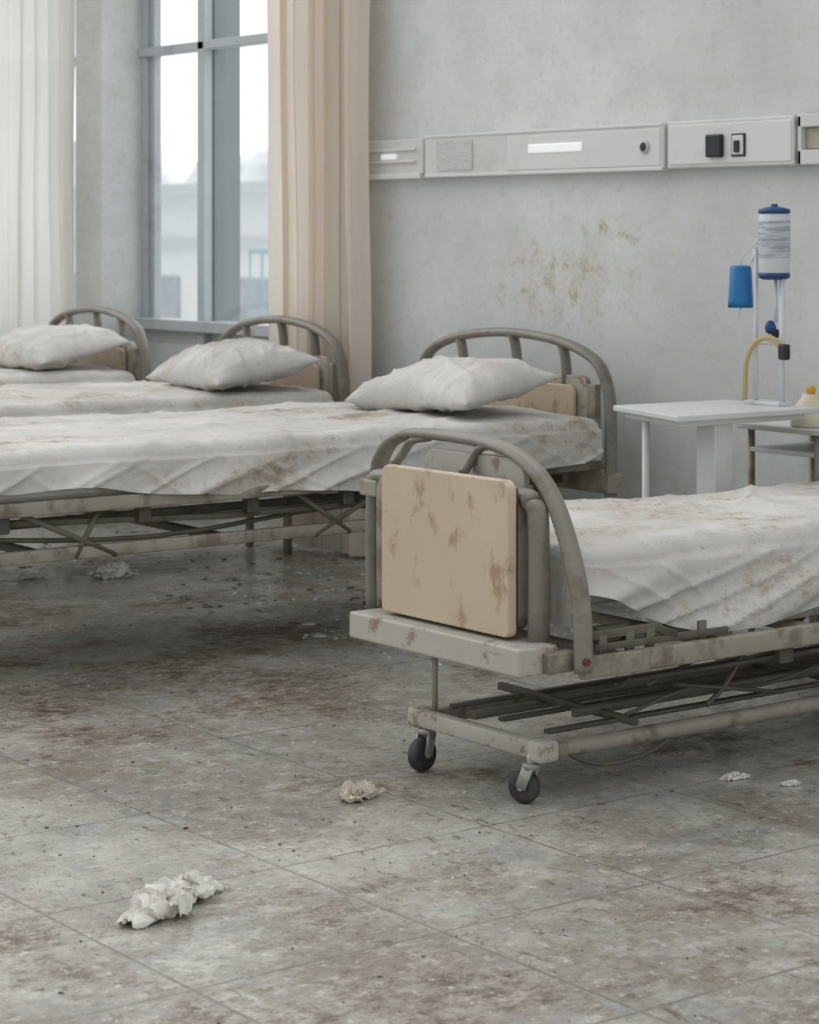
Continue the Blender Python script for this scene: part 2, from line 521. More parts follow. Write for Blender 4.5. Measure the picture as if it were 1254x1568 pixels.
# ------------------------------------------------------------------ service panel
e = empty('bedhead_service_panel', (-5.8, -.03, 1.53))
Z0, Z1, YF = 1.455, 1.605, -.050
boxes('trunking_body', [((-7.28, YF + .01, Z0 + .004), (-6.80, 0, Z1 - .005)), ((-6.78, YF, Z0), (-5.485, 0, Z1)),
                        ((-5.47, YF, Z0), (-4.905, 0, Z1 + .004))], m_panel, e, .006)
boxes('trunking_lip', [((-7.28, YF - .006, Z0 - .006), (-6.80, 0, Z0 + .016)), ((-6.775, YF - .004, Z0 - .004), (-5.49, -.01, Z0 + .008)),
                       ((-6.775, YF - .004, Z1 - .008), (-5.49, -.01, Z1 + .003)),
                       ((-7.28, YF - .003, Z0 + .055), (-6.84, 0, Z0 + .065)), ((-7.28, YF - .003, Z1 - .05), (-6.84, 0, Z1 - .04))], m_panel2, e, .003)
boxes('cover_plate', [((-6.29, YF - .003, Z0 + .012), (-5.50, YF + .01, Z1 - .015)),
                      ((-5.46, YF - .003, Z0 + .012), (-4.915, YF + .01, Z1 - .010))], m_panel2, e, .003)
boxes('label', [((-6.70, YF - .004, Z0 + .02), (-6.49, YF, Z1 - .022))], m_label, e, 0)
boxes('reading_light', [((-6.17, YF - .008, 1.524), (-5.885, YF, 1.556)), ((-7.05, YF - .004, 1.523), (-6.96, YF + .02, 1.545))], m_lens, e, .004)
lathe('socket_ring', [(.022, 0), (.022, -.006), (.016, -.008)], (-5.572, YF - .003, 1.53), m_panel, e, axis='y')
lathe('socket_hole', [(.016, 0), (.015, -.010)], (-5.572, YF - .002, 1.53), m_black, e, axis='y')
boxes('switch_black', [((-5.275, YF - .02, 1.487), (-5.205, YF, 1.560))], m_black, e, .006)
boxes('switch_surround', [((-5.169, YF - .008, 1.487), (-5.108, YF, 1.560))], m_black, e, .003)
boxes('switch_plate', [((-5.163, YF - .011, 1.493), (-5.114, YF, 1.554))], m_panel2, e, .003)
boxes('switch_toggle', [((-5.150, YF - .018, 1.50), (-5.128, YF, 1.538))], m_black, e, .003)
boxes('open_trunking', [((-4.89, -.02, Z0 + .01), (-3.6, 0, Z1 + .005)), ((-4.89, YF, Z0), (-3.6, 0, Z0 + .045)), ((-4.89, YF, Z1 - .035), (-3.6, 0, Z1 + .005)),
                        ((-4.89, YF, Z0), (-4.875, 0, Z1)), ((-4.78, -.045, Z0 + .05), (-4.62, 0, Z1 - .05))], m_panel, e, .003)
boxes('trunking_inner', [((-4.87, -.03, Z0 + .05), (-3.6, -.015, Z1 - .04))], M('aged_inner_trunking', srgb(180, 174, 154), .6), e, 0)
boxes('panel_joint', [((-6.80, -.03, Z0 + .004), (-6.78, 0, Z1 - .005)), ((-5.485, -.03, Z0 + .003), (-5.47, 0, Z1)), ((-4.905, -.03, Z0 + .004), (-4.89, 0, Z1))], m_dark, e, 0)

# ------------------------------------------------------------------ bedding
def sheet(name, x0, x1, y0, y1, zt, r, hemR, hemL, hemE, mat, parent, seed, wr=.008, foldamp=.05):
    W, L = x1 - x0, y1 - y0
    cx, cy = (x0 + x1) / 2, (y0 + y1) / 2
    def samples(ntop, narc, nh):
        s = []
        for i in range(nh, 0, -1): s.append(('h', -1, i / nh))
        for i in range(narc, 0, -1): s.append(('a', -1, i / narc))
        for i in range(ntop + 1): s.append(('t', 0, -1 + 2 * i / ntop))
        for i in range(1, narc + 1): s.append(('a', 1, i / narc))
        for i in range(1, nh + 1): s.append(('h', 1, i / nh))
        return s
    def ev(s, half, hang):
        e = half - r
        k, sg, t = s
        if k == 't': return t * e, 0.0, 0.0
        if k == 'a':
            a = t * math.pi / 2
            return sg * (e + r * math.sin(a)), r * (1 - math.cos(a)), 0.0
        return sg * half, r + t * hang, t * hang
    SA = samples(90, 7, 24)
    SB = samples(int(L / .010), 7, 14)
    bm = bmesh.new()
    grid = []
    for sb in SB:
        row = []
        yb, db, hb = ev(sb, L / 2, hemE)
        yy = cy + yb
        for sa in SA:
            hang = (hemR if (sa[1] > 0 or (sa[1] == 0 and sa[2] > 0)) else hemL)(yy)
            xa, da, ha = ev(sa, W / 2, hang)
            x, y = cx + xa, yy
            drop = max(da, db)
            z = zt - drop
            wx = .35 * noise.noise(Vector((x * 1.5, y * 1.5, seed)))
            wy = .35 * noise.noise(Vector((x * 1.5 + 7, y * 1.5, seed)))
            X, Y = x + wx, y + wy
            zz = .010 * noise.noise(Vector((x * 1.4 + seed, y * 1.2, 0))) \
                + wr * ridge(Vector((X * 3.2 + seed, Y * 1.0, seed)), 5) \
                + wr * .8 * ridge(Vector((X * 1.6 + Y * 1.8 + seed, Y * 2.0 - X * .6, seed + 4)), 6) \
                + wr * .5 * ridge(Vector((X * 5 - Y * 2.5, Y * 3 + seed, seed + 9)), 7) \
                + wr * .3 * noise.noise(Vector((X * 9, Y * 5, seed)))
            top_w = max(0, 1 - drop / .05)
            z += zz * (.3 + .7 * top_w) + .012 * (1 - (2 * xa / W) ** 2) * top_w
            if ha > 0 and db < .03:
                q = y * 3.0 + ha * 9.0 + .5 * noise.noise(Vector((y * 1.4, seed, 2)))
                fo = .9 * noise.noise(Vector((q, ha * 1.0, seed))) + .55 * ridge(Vector((q * 1.5 + seed, ha * 2.0, seed + 2)), 4) \
                    + .25 * ridge(Vector((y * 6 - ha * 12, ha * 3, seed + 5)), 5) - .15
                o = .010 + foldamp * fo * min(1, .25 + ha / .12)
                o = max(o, -.002)
                x += o * sa[1]
                z += .022 * noise.noise(Vector((y * 4, seed + 7, 0))) * ha / max(hang, .01)
            if hb > 0:
                q = x * 7.0
                fo = noise.noise(Vector((q + seed, hb * 2, 5))) + .5 * ridge(Vector((q * 1.4, hb * 2, seed)), 4)
                y += sb[1] * max(-.004, .006 + .5 * foldamp * fo * min(1, hb / .1))
            row.append(bm.verts.new((x, y, z)))
        grid.append(row)
    for j in range(len(grid) - 1):
        for i in range(len(SA) - 1):
            f = bm.faces.new((grid[j][i], grid[j][i + 1], grid[j + 1][i + 1], grid[j + 1][i])); f.smooth = True
    return finish(name, bm, mat, parent)

def pillow(name, c, hw, hd, th, rot, mat, seed, sag=.0):
    bm = bmesh.new()
    n = 90
    R = Matrix.Rotation(rot[2], 4, 'Z') @ Matrix.Rotation(rot[0], 4, 'X') @ Matrix.Rotation(rot[1], 4, 'Y')
    def surf(u, v, s):
        eu = max(0, 1 - abs(u) ** 2.4); ev_ = max(0, 1 - abs(v) ** 2.4)
        h = th * (eu ** .52) * (ev_ ** .52)
        x = hw * u * (1 - .10 * (1 - v * v) * abs(u) ** 3)
        y = hd * v * (1 - .10 * (1 - u * u) * abs(v) ** 3)
        z = h * (1.0 if s > 0 else -.5)
        e_ = min(eu, ev_)
        ang = math.atan2(v, u)
        rad = math.hypot(u, v)
        wu = u + .3 * noise.noise(Vector((u * 1.5, v * 1.5, seed)))
        wv = v + .3 * noise.noise(Vector((u * 1.5 + 5, v * 1.5, seed)))
        w = .010 * ridge(Vector((ang * 1.8 + seed, rad * .8, seed)), 4) * min(1, rad) \
            + .010 * ridge(Vector((wu * 1.5 + seed, wv * .9, s)), 4) + .007 * ridge(Vector((wu * 1.0 + wv * 2.0, seed, s)), 5) \
            + .018 * noise.noise(Vector((u * 1.1 + seed, v * 1.1, s)))
        z += s * w * min(1, e_ * 3)
        z -= sag * (math.exp(-((u) ** 2 + v ** 2) * 3)) * (1 if s > 0 else 0)
        if s < 0: z = max(z, -.5 * th)
        p = R @ Vector((x, y, z))
        return (p.x + c[0], p.y + c[1], p.z + c[2])
    for s in (1, -1):
        g_ = [[bm.verts.new(surf(-1 + 2 * i / n, -1 + 2 * j / n, s)) for i in range(n + 1)] for j in range(n + 1)]
        for j in range(n):
            for i in range(n):
                q = (g_[j][i], g_[j][i + 1], g_[j + 1][i + 1], g_[j + 1][i])
                f = bm.faces.new(q if s > 0 else q[::-1]); f.smooth = True
    bmesh.ops.remove_doubles(bm, verts=bm.verts, dist=.0006)
    return finish(name, bm, mat)

# ------------------------------------------------------------------ bed parts
def castor(name, x, y, ztop, parent, r=.04, ang=.5, tilt=0):
    bm = bmesh.new()
    d = Vector((math.cos(ang), math.sin(ang), 0)); s = Vector((-d.y, d.x, 0))
    off = d * .018
    c = Vector((x, y, r)) + off
    def wheel(side, w, r_, mi):
        n = 28
        rings = []
        for rr, h in ((r_ * .45, 0), (r_ * .9, 0), (r_, w * .25), (r_, w * .75), (r_ * .9, w), (r_ * .45, w)):
            ring = []
            for k in range(n):
                th = 2 * math.pi * k / n
                ring.append(bm.verts.new(c + s * (side + h - w / 2) + d * (rr * math.cos(th)) + Vector((0, 0, rr * math.sin(th)))))
            rings.append(ring)
        for i in range(len(rings) - 1):
            for k in range(n):
                f = bm.faces.new((rings[i][k], rings[i][(k + 1) % n], rings[i + 1][(k + 1) % n], rings[i + 1][k])); f.smooth = True; f.material_index = mi
        bm.faces.new(rings[0][::-1]).material_index = mi; bm.faces.new(rings[-1]).material_index = mi
    wheel(0.0, .028, r, 0)
    for sd in (-.019, .019):
        bm_sweep(bm, [c + s * sd, Vector((x, y, r * 2 + .012)) + s * sd * .8], .004, .013, s, 1, 12, True, 1)
    bm_sweep(bm, [c - s * .022, c + s * .022], .006, .006, (0, 0, 1), 1, 12, False, 1)
    bm_sweep(bm, [Vector((x, y, r * 2 + .006)), Vector((x, y, r * 2 + .018))], .021, .021, (1, 0, 0), 1, 16, False, 1)
    bm_sweep(bm, [Vector((x, y, r * 2)), Vector((x, y, ztop))], .011, .011, (1, 0, 0), 1, 12, False, 1)
    bmesh.ops.recalc_face_normals(bm, faces=bm.faces)
    return finish(name, bm, [m_rubber, m_metal], parent)

def arch_pts(cx, hw, y, zb):
    h = [(1, zb), (1, .50), (.998, .66), (.955, .765), (.83, .835), (.5, .885), (0, .905)]
    right = [(cx + hw * a, y, z) for a, z in h]
    left = [(cx - hw * a, y, z) for a, z in h]
    return left + right[::-1][1:]

def ward_bed(cx, W, yh, yf, seed, mat, arm=True):
    e = empty('hospital_bed', (cx, (yh + yf) / 2, 0))
    hw = W / 2 - .014
    for nm, y, sgn in (('headboard', yh, -1), ('footboard', yf, 1)):
        L = [(arch_pts(cx, hw, y, .36), .024, .016, (0, 1, 0), 6)]
        for a, zt_ in ((-.52, .885), (0.05, .905), (.55, .882)):
            x = cx + hw * a
            L.append(([(x - .02, y, zt_), (x, y, zt_ - .03), (x + .012, y, zt_ - .09), (x + .012, y, .74)], .020, .013, (0, 1, 0), 5))
        tubes(nm + '_rail', L, m_rail, e)
        rounded_plate(nm + '_panel', cx - hw * .80, cx + hw * .80, .46, .775, y - .012 , y + .012 , .04, m_pale, e)
        rounded_plate(nm + '_laminate', cx - hw * .72, cx + hw * .72, .50, .745, y + sgn * .03 - .008, y + sgn * .03 + .008, .03, m_wood, e)
        boxes(nm + '_crossbar', [((cx - W / 2 - .01, y - .03, .40), (cx + W / 2 + .01, y + .03, .465)),
                                 ((cx + hw * .80, y - .015, .46), (cx + hw * .88, y + .015, .75)), ((cx - hw * .88, y - .015, .46), (cx - hw * .80, y + .015, .75))], m_frame, e, .005)
    a, b = yf + .03, yh - .03
    xs = W / 2 - .02
    L = []
    for s in (-1, 1):
        x = cx + s * xs
        L.append(([(x, a, .500), (x, b, .500)], .020, .013, (0, 0, 1), 1, True))
        L.append(([(x - s * .03, a + .1, .366), (x - s * .03, b - .1, .366)], .018, .014, (0, 0, 1), 1, True))
    tubes('side_rails', L, m_frame, e)
    L = []
    yy = a + .15
    while yy < b:
        L.append(([(cx - xs, yy, .49), (cx + xs, yy, .49)], .012, .012, (0, 0, 1), 1, True)); yy += .28
    for s in (-1, 1):
        x = cx + s * (xs - .05)
        L.append(([(x, a + .2, .46), (x, a + .9, .43), (x, b - .7, .43), (x, b - .2, .46)], .009, .012, (0, 0, 1), 1, True))
        for k, (p, q) in enumerate(((.25, .55), (.5, .42), (1.15, 1.35), (1.5, 1.22), (1.8, 2.05))):
            L.append(([(x + s * .03, a + p, .485), (x + s * .03, a + q, .352)], .008, .006, (0, 0, 1), 1))
        L.append(([(x - .02 * s, a + .1, .42), (x - .02 * s, a + .7, .385), (x - .02 * s, a + 1.4, .425), (x, b - .2, .39)], .007, .007, (0, 0, 1), 4))
        L.append(([(x - .10 * s, a + .05, .44), (x - .10 * s, b - .05, .44)], .013, .009, (0, 0, 1), 1, True))
    for yy in (a + .35, a + .95, b - .6):
        L.append(([(cx - xs + .03, yy, .36), (cx + xs - .03, yy, .36)], .012, .012, (0, 0, 1), 1, True))
    tubes('deck_linkage', L, m_olive, e)
    boxes('linkage_brackets', [((cx + xs - .045, a + t, .435), (cx + xs - .012, a + t + .04, .482)) for t in (.18, .62, .98, 1.32, 1.75)], m_dark, e, .004)
    # legs: castors at the foot end, fixed feet at the wall end
    L = [([(cx - xs + .05, a + .03, .13), (cx + xs - .05, a + .03, .13)], .018, .018, (0, 0, 1), 1, True)]
    for s in (-1, 1):
        L.append(([(cx + s * (xs - .06), a + .03, .13), (cx + s * (xs - .06), a + .03, .48)], .015, .015, (0, 1, 0), 1, True))
        L.append(([(cx + s * (xs - .30), b - .02, .002), (cx + s * (xs - .30), b - .02, .48)], .014, .014, (0, 1, 0), 1, True))
    tubes('legs', L, m_frame, e)
    for i, s in enumerate((-1, 1)):
        castor('castor_%d' % (i + 1), cx + s * (xs - .08), a + .03, .13, e, ang=random.uniform(0, 6))
    m0, m1 = yf + .05, yh - .05
    box('mattress', (cx - W / 2 + .03, m0 + .02, .515), (cx + W / 2 - .03, m1 - .02, .63), m_mattress, e, .03)
    def hem(y):
        t = (y - m0) / (m1 - m0)
        k = [(0, .055), (.15, .065), (.4, .115), (.65, .15), (.85, .125), (1, .10)]
        v = k[-1][1]
        for (t0, v0), (t1, v1) in zip(k, k[1:]):
            if t <= t1:
                f = max(0, (t - t0) / (t1 - t0)); f = f * f * (3 - 2 * f)
                v = v0 + (v1 - v0) * f; break
        return v + .008 * noise.noise(Vector((y * 2.1, seed, 0)))
    sheet('bed_sheet', cx - W / 2 + .015, cx + W / 2 - .015, m0, m1, .648, .035, hem, lambda y: .10, .09, mat, e, seed, wr=.010, foldamp=.032)
    return e

YH = -.22
ward_bed(-6.07, 1.06, YH, -2.62, 2.4, m_sheetA)
ward_bed(-7.50, .91, YH, -2.55, 5.2, m_sheetB)
ward_bed(-8.98, .92, YH, -2.50, 8.6, m_sheetA)

pillow('pillow', (-5.925, -.585, .733), .295, .22, .092, (.16, -.03, .10), m_pillow, 1.1)
pillow('pillow', (-7.325, -.55, .731), .285, .225, .096, (.18, .0, -.05), m_pillow, 6.4)
pillow('pillow', (-8.86, -.52, .738), .32, .225, .094, (.18, .0, .06), m_pillow, 11.9)

# ------------------------------------------------------------------ foreground bed
CX = -4.10
e = empty('hospital_bed', (CX, -1.05, 0))
YA = -1.95
arch = [(-4.46, .31), (-4.465, .50), (-4.465, .65), (-4.45, .708), (-4.395, .755), (-4.28, .775), (-4.06, .772), (-3.93, .748), (-3.835, .688), (-3.765, .576), (-3.722, .44), (-3.715, .30)]
L = [([(x, YA, z) for x, z in arch], .025, .014, (0, 1, 0), 8)]
for xa, zt_ in ((-4.335, .770), (-4.075, .773)):
    L.append(([(xa + .07, YA, zt_ - .004), (xa + .02, YA - .01, zt_ - .014), (xa, YA - .02, zt_ - .04), (xa - .004, YA - .045, .70)], .016, .009, (0, 1, 0), 6))
tubes('footboard_rail', L, m_rail, e)
L = [([(-4.42, -1.99, .35), (-4.42, -1.99, .60), (-4.41, -1.99, .65), (-4.36, -1.99, .672), (-3.90, -1.99, .672), (-3.84, -1.99, .655), (-3.818, -1.99, .61), (-3.818, -1.99, .35)], .028, .017, (0, 1, 0), 6)]
tubes('footboard_inner_frame', L, m_rail, e)
rounded_plate('footboard_backing', -4.38, -3.85, .37, .68, -2.02, -1.985, .045, m_frame, e)
rounded_plate('footboard_top_plate', -4.27, -3.90, .60, .745, -1.962, -1.945, .045, m_pale, e)
rounded_plate('footboard_laminate', -4.31, -3.843, .366, .708, -2.055, -2.030, .025, m_wood, e, rad_bottom=.015)
boxes('footboard_spacer', [((-4.33, -2.032, .375), (-3.85, -2.018, .69))], m_dark, e, .004)
boxes('foot_crossbar', [((-4.385, -2.095, .297), (-3.757, -1.985, .358))], m_pale, e, .006)
boxes('foot_post_plate', [((-4.445, -2.0, .355), (-4.395, -1.955, .64)), ((-4.45, -2.02, .62), (-4.38, -1.95, .66))], m_frame, e, .006)
boxes('foot_post_base', [((-3.765, -2.03, .30), (-3.735, -1.955, .345))], m_frame, e, .005)
lathe('post_bolt', [(.008, 0), (.008, .010)], (-3.703, YA - .005, .325), m_bolt, e, 12, 'x')
harch = [(-4.47, .31), (-4.47, .60), (-4.45, .74), (-4.36, .80), (-4.10, .825), (-3.84, .80), (-3.75, .74), (-3.73, .60), (-3.73, .31)]
tubes('headboard_rail', [([(x, -.12, z) for x, z in harch], .024, .014, (0, 1, 0), 8)], m_rail, e)
rounded_plate('headboard_panel', -4.40, -3.80, .36, .74, -.13, -.105, .04, m_wood, e)
L = []
for x in (-3.72, -4.46):
    L.append(([(x, YA, .308), (x, -.12, .308)], .024, .013, (0, 0, 1), 1, True))
tubes('side_rails', L, m_frame, e)
L = []
for yy in (-1.80, -1.5, -1.2, -.9, -.6, -.3):
    L.append(([(-4.46, yy, .31), (-3.72, yy, .31)], .012, .014, (0, 0, 1), 1, True))
for x in (-3.80, -4.38):
    L.append(([(x, -1.88, .345), (x, -.2, .345)], .014, .014, (0, 0, 1), 1, True))
L.append(([(-4.46, -1.90, .31), (-3.72, -1.90, .31)], .02, .02, (0, 0, 1), 1, True))
tubes('deck_bars', L, m_frame, e)
L = []
L.append(([(-3.735, -1.92, .372), (-3.735, -1.72, .372), (-3.735, -1.66, .345)], .010, .006, (0, 0, 1), 1, True))
L.append(([(-3.735, -1.90, .345), (-3.735, -1.50, .343)], .008, .006, (0, 0, 1), 1, True))
for yy in (-1.88, -1.80, -1.74, -1.58):
    L.append(([(-3.733, yy, .325), (-3.733, yy, .372)], .012, .005, (0, 1, 0), 1, True))
tubes('rail_hardware', L, m_olive, e)
boxes('deck_brackets_dark', [((-3.775, -1.88, .35), (-3.745, -1.80, .385)), ((-3.75, -1.33, .245), (-3.73, -1.285, .29)), ((-3.9, -1.33, .24), (-3.88, -1.285, .29))], m_dark, e, .004)
L = []
for x in (-3.86, -4.02, -4.20):
    L.append(([(x, -1.93, .145), (x, -.3, .150)], .005, .011, (0, 0, 1), 1, True))
L.append(([(-3.79, -1.75, .248), (-3.79, -.35, .248)], .006, .006, (0, 0, 1), 1))
L.append(([(-3.86, -1.72, .265), (-3.86, -.35, .25)], .007, .009, (0, 0, 1), 1, True))
L.append(([(-3.80, -1.36, .29), (-3.80, -1.44, .20), (-3.80, -1.50, .16)], .006, .006, (1, 0, 0), 4))
L.append(([(-3.80, -1.60, .22), (-3.80, -1.25, .16)], .006, .005, (1, 0, 0), 1))
L.append(([(-3.80, -1.68, .23), (-4.05, -1.25, .22), (-4.30, -1.0, .20)], .005, .005, (0, 0, 1), 4))
for yy in (-1.72, -1.0, -.5):
    L.append(([(-4.28, yy, .155), (-3.80, yy, .150)], .009, .009, (0, 0, 1), 1, True))
L.append(([(-3.815, -1.93, .115), (-3.80, -1.86, .078), (-3.80, -1.76, .066), (-3.81, -1.64, .082), (-3.82, -1.56, .12)], .0055, .0055, (0, 0, 1), 6))
L.append(([(-3.80, -1.75, .17), (-3.80, -1.55, .205), (-3.82, -1.30, .18), (-3.80, -1.0, .22), (-3.8, -.5, .22)], .0045, .0045, (0, 0, 1), 6))
tubes('underbed_linkage', L, m_dark, e)
L = [([(-4.13, -1.93, .135), (-4.13, -.25, .135)], .008, .018, (0, 0, 1), 1, True),
     ([(-3.92, -1.80, .160), (-3.92, -.4, .165)], .010, .008, (0, 0, 1), 1, True)]
tubes('underbed_bars', L, m_olive, e)
L = [([(-3.822, -1.96, .112), (-3.822, -.22, .112)], .019, .019, (0, 0, 1), 1, False),
     ([(-4.25, -1.96, .116), (-4.25, -.22, .116)], .017, .017, (0, 0, 1), 1, True)]
tubes('chassis_rails', L, m_frame, e)
L = []
for s in (-3.86, -4.24):
    L.append(([(s, -.88, .13), (s, -.62, .31)], .016, .016, (1, 0, 0), 1, True))
    L.append(([(s, -.45, .13), (s, -.30, .31)], .016, .016, (1, 0, 0), 1, True))
tubes('lift_arms', L, m_olive, e)
tubes('foot_strut', [([(-4.215, -1.97, .13), (-4.215, -1.97, .31)], .007, .007, (1, 0, 0), 1)], m_frame, e)
L = [([(-4.275, -1.985, .118), (-3.81, -1.985, .118)], .020, .017, (0, 0, 1), 1, True),
     ([(-4.275, -.22, .118), (-3.81, -.22, .118)], .020, .017, (0, 0, 1), 1, True)]
tubes('chassis_crossbars', L, m_pale, e)
boxes('chassis_corner', [((-3.845, -2.005, .092), (-3.795, -1.945, .140)), ((-4.285, -2.003, .094), (-4.245, -1.95, .140))], m_pale, e, .012)
castor('castor_1', -3.835, -1.995, .11, e, r=.036, ang=-2.75)
castor('castor_2', -4.225, -1.985, .11, e, r=.039, ang=-1.35)
castor('castor_3', -3.83, -.22, .11, e, r=.036, ang=.4)
castor('castor_4', -4.245, -.22, .11, e, r=.036, ang=1.4)
box('mattress', (-4.43, -1.88, .42), (-3.81, -.17, .525), m_mattress, e, .03)
def hem4(y):
    t = min(1, max(0, (y + 1.92) / .38))
    return .065 + .105 * (t * t * (3 - 2 * t)) + .012 * noise.noise(Vector((y * 4, 3.3, 0)))
sheet('bed_sheet', -4.45, -3.775, -1.915, -.15, .548, .035, hem4, lambda y: .10, .13, m_sheetB, e, 13.7, wr=.011, foldamp=.04)

# ------------------------------------------------------------------ bedside tables and equipment
def prism(name, pts, z0, z1, mat, parent, bevel=.004):
    bm = bmesh.new()
    A = [bm.verts.new((x, y, z0)) for x, y in pts]; B = [bm.verts.new((x, y, z1)) for x, y in pts]
    n = len(A)
    bm.faces.new(A[::-1]); bm.faces.new(B)
    for i in range(n):
        bm.faces.new((A[i], A[(i + 1) % n], B[(i + 1) % n], B[i]))
    bmesh.ops.recalc_face_normals(bm, faces=bm.faces)
    return finish(name, bm, mat, parent, bevel=bevel)

e = empty('overbed_table', (-4.69, -.65, 0))
prism('table_top', [(-4.90, -.80), (-4.50, -.925), (-4.485, -.39), (-4.86, -.38)], .735, .752, m_white, e)
prism('top_apron', [(-4.86, -.79), (-4.53, -.89), (-4.51, -.42), (-4.83, -.41)], .718, .735, m_white, e)
tubes('legs', [([(-4.76, -.80, .02), (-4.76, -.80, .72)], .011), ([(-4.82, -.44, .02), (-4.82, -.44, .72)], .011)], m_white, e)
boxes('side_column', [((-4.62, -.74, .02), (-4.545, -.67, .72))], m_white, e, .004)
boxes('foot_bars', [((-4.84, -.82, .0), (-4.51, -.76, .025)), ((-4.84, -.47, .0), (-4.51, -.41, .025)), ((-4.62, -.80, .0), (-4.55, -.44, .02))], m_frame, e, .004)

e = empty('bedside_table', (-4.68, -.2, 0))
prism('table_top', [(-4.84, -.365), (-4.50, -.375), (-4.49, -.03), (-4.84, -.03)], .668, .685, m_white, e)
tubes('legs', [([(x, y, 0), (x, y, .67)], .011) for x, y in ((-4.81, -.33), (-4.53, -.345), (-4.53, -.07), (-4.81, -.07))], m_frame, e)
boxes('lower_shelf', [((-4.82, -.35, .25), (-4.52, -.05, .265)), ((-4.82, -.34, .60), (-4.52, -.05, .615))], m_white, e, .003)

m_bott = M('bottle_white_plastic', srgb(212, 217, 220), .35, var=.04)
m_lab = M('bottle_label_print', srgb(196, 202, 207), .5, var=.08, vs=30, stain=srgb(130, 136, 146), ss=34, st=(.49, .53), sa=.6, stretch=(.25, .25, 3.5), sdist=0)
e = empty('medical_drip_stand', (-4.628, -.42, .75))
bx, by = -4.625, -.425
lathe('bottle', [(.040, 1.125), (.045, 1.135), (.045, 1.295), (.040, 1.305)], (bx, by, 0), m_bott, e)
lathe('bottle_label', [(.0458, 1.175), (.0462, 1.177), (.0462, 1.280), (.0458, 1.282)], (bx, by, 0), m_lab, e)
lathe('bottle_cap', [(.043, 1.302), (.047, 1.306), (.045, 1.314), (.025, 1.320), (.010, 1.322), (.010, 1.330)], (bx, by, 0), m_dblue, e)
lathe('bottle_base', [(.030, 1.112), (.044, 1.117), (.046, 1.126), (.044, 1.132)], (bx, by, 0), m_dblue, e)
tubes('posts', [([(bx - .055, by - .02, .752), (bx - .055, by - .02, 1.20)], .0075), ([(bx + .03, by, .752), (bx + .03, by, 1.115)], .0085), ([(bx + .006, by, .99), (bx + .006, by, 1.115)], .005),
                ([(bx - .055, by - .02, 1.20), (bx - .04, by, 1.23)], .007), ([(bx - .06, by - .02, .93), (bx + .04, by, .93)], .006)], m_bott, e)
boxes('post_base', [((bx - .09, by - .035, .752), (bx + .05, by + .02, .764))], m_bott, e, .003)
lathe('drip_chamber', [(.004, .955), (.014, .962), (.017, .975), (.012, .988), (.005, .995)], (bx - .005, by - .01, 0), m_dblue, e)
cxb, cyb = bx - .105, by - .03
lathe('blue_cup', [(.030, 1.035), (.037, 1.030), (.036, 1.05), (.031, 1.145), (.026, 1.152)], (cxb, cyb, 0), m_blue, e)
tubes('cup_hanger', [([(cxb, cyb, 1.15), (cxb + .01, cyb, 1.18), (bx - .05, by - .02, 1.22), (bx - .04, by, 1.25)], .002, .002, (0, 1, 0), 5),
                     ([(cxb + .03, cyb, 1.15), (cxb + .045, cyb, 1.17), (bx - .055, by - .02, 1.20)], .003, .003, (0, 1, 0), 4),
                     ([(cxb, cyb, 1.03), (cxb - .01, cyb, .98), (cxb, cyb, .93)], .0012, .0012, (0, 1, 0), 4)], m_bott, e)
tubes('yellow_tube', [([(bx + .05, by - .02, .915), (bx + .02, by - .03, .945), (bx - .03, by - .04, .935), (bx - .062, by - .05, .88), (bx - .068, by - .05, .80), (bx - .07, by - .05, .765)], .008, .008, (0, 1, 0), 8)], m_tube, e)
boxes('black_knob', [((bx + .045, by - .035, .885), (bx + .075, by - .01, .93))], m_black, e, .006)
boxes('pole_clamp', [((bx - .002, by - .012, .945), (bx + .012, by + .01, .97))], m_black, e, .004)

e = empty('plastic_funnel_jar', (-4.60, -.30, .685))
lathe('jar_body', [(.055, .0), (.060, .006), (.058, .03), (.045, .062), (.028, .085), (.024, .095)], (-4.60, -.30, .6852), m_cream, e)
lathe('jar_knob', [(.010, .093), (.014, .10), (.015, .110), (.010, .118), (.004, .120)], (-4.60, -.30, .6852), m_yellow, e)

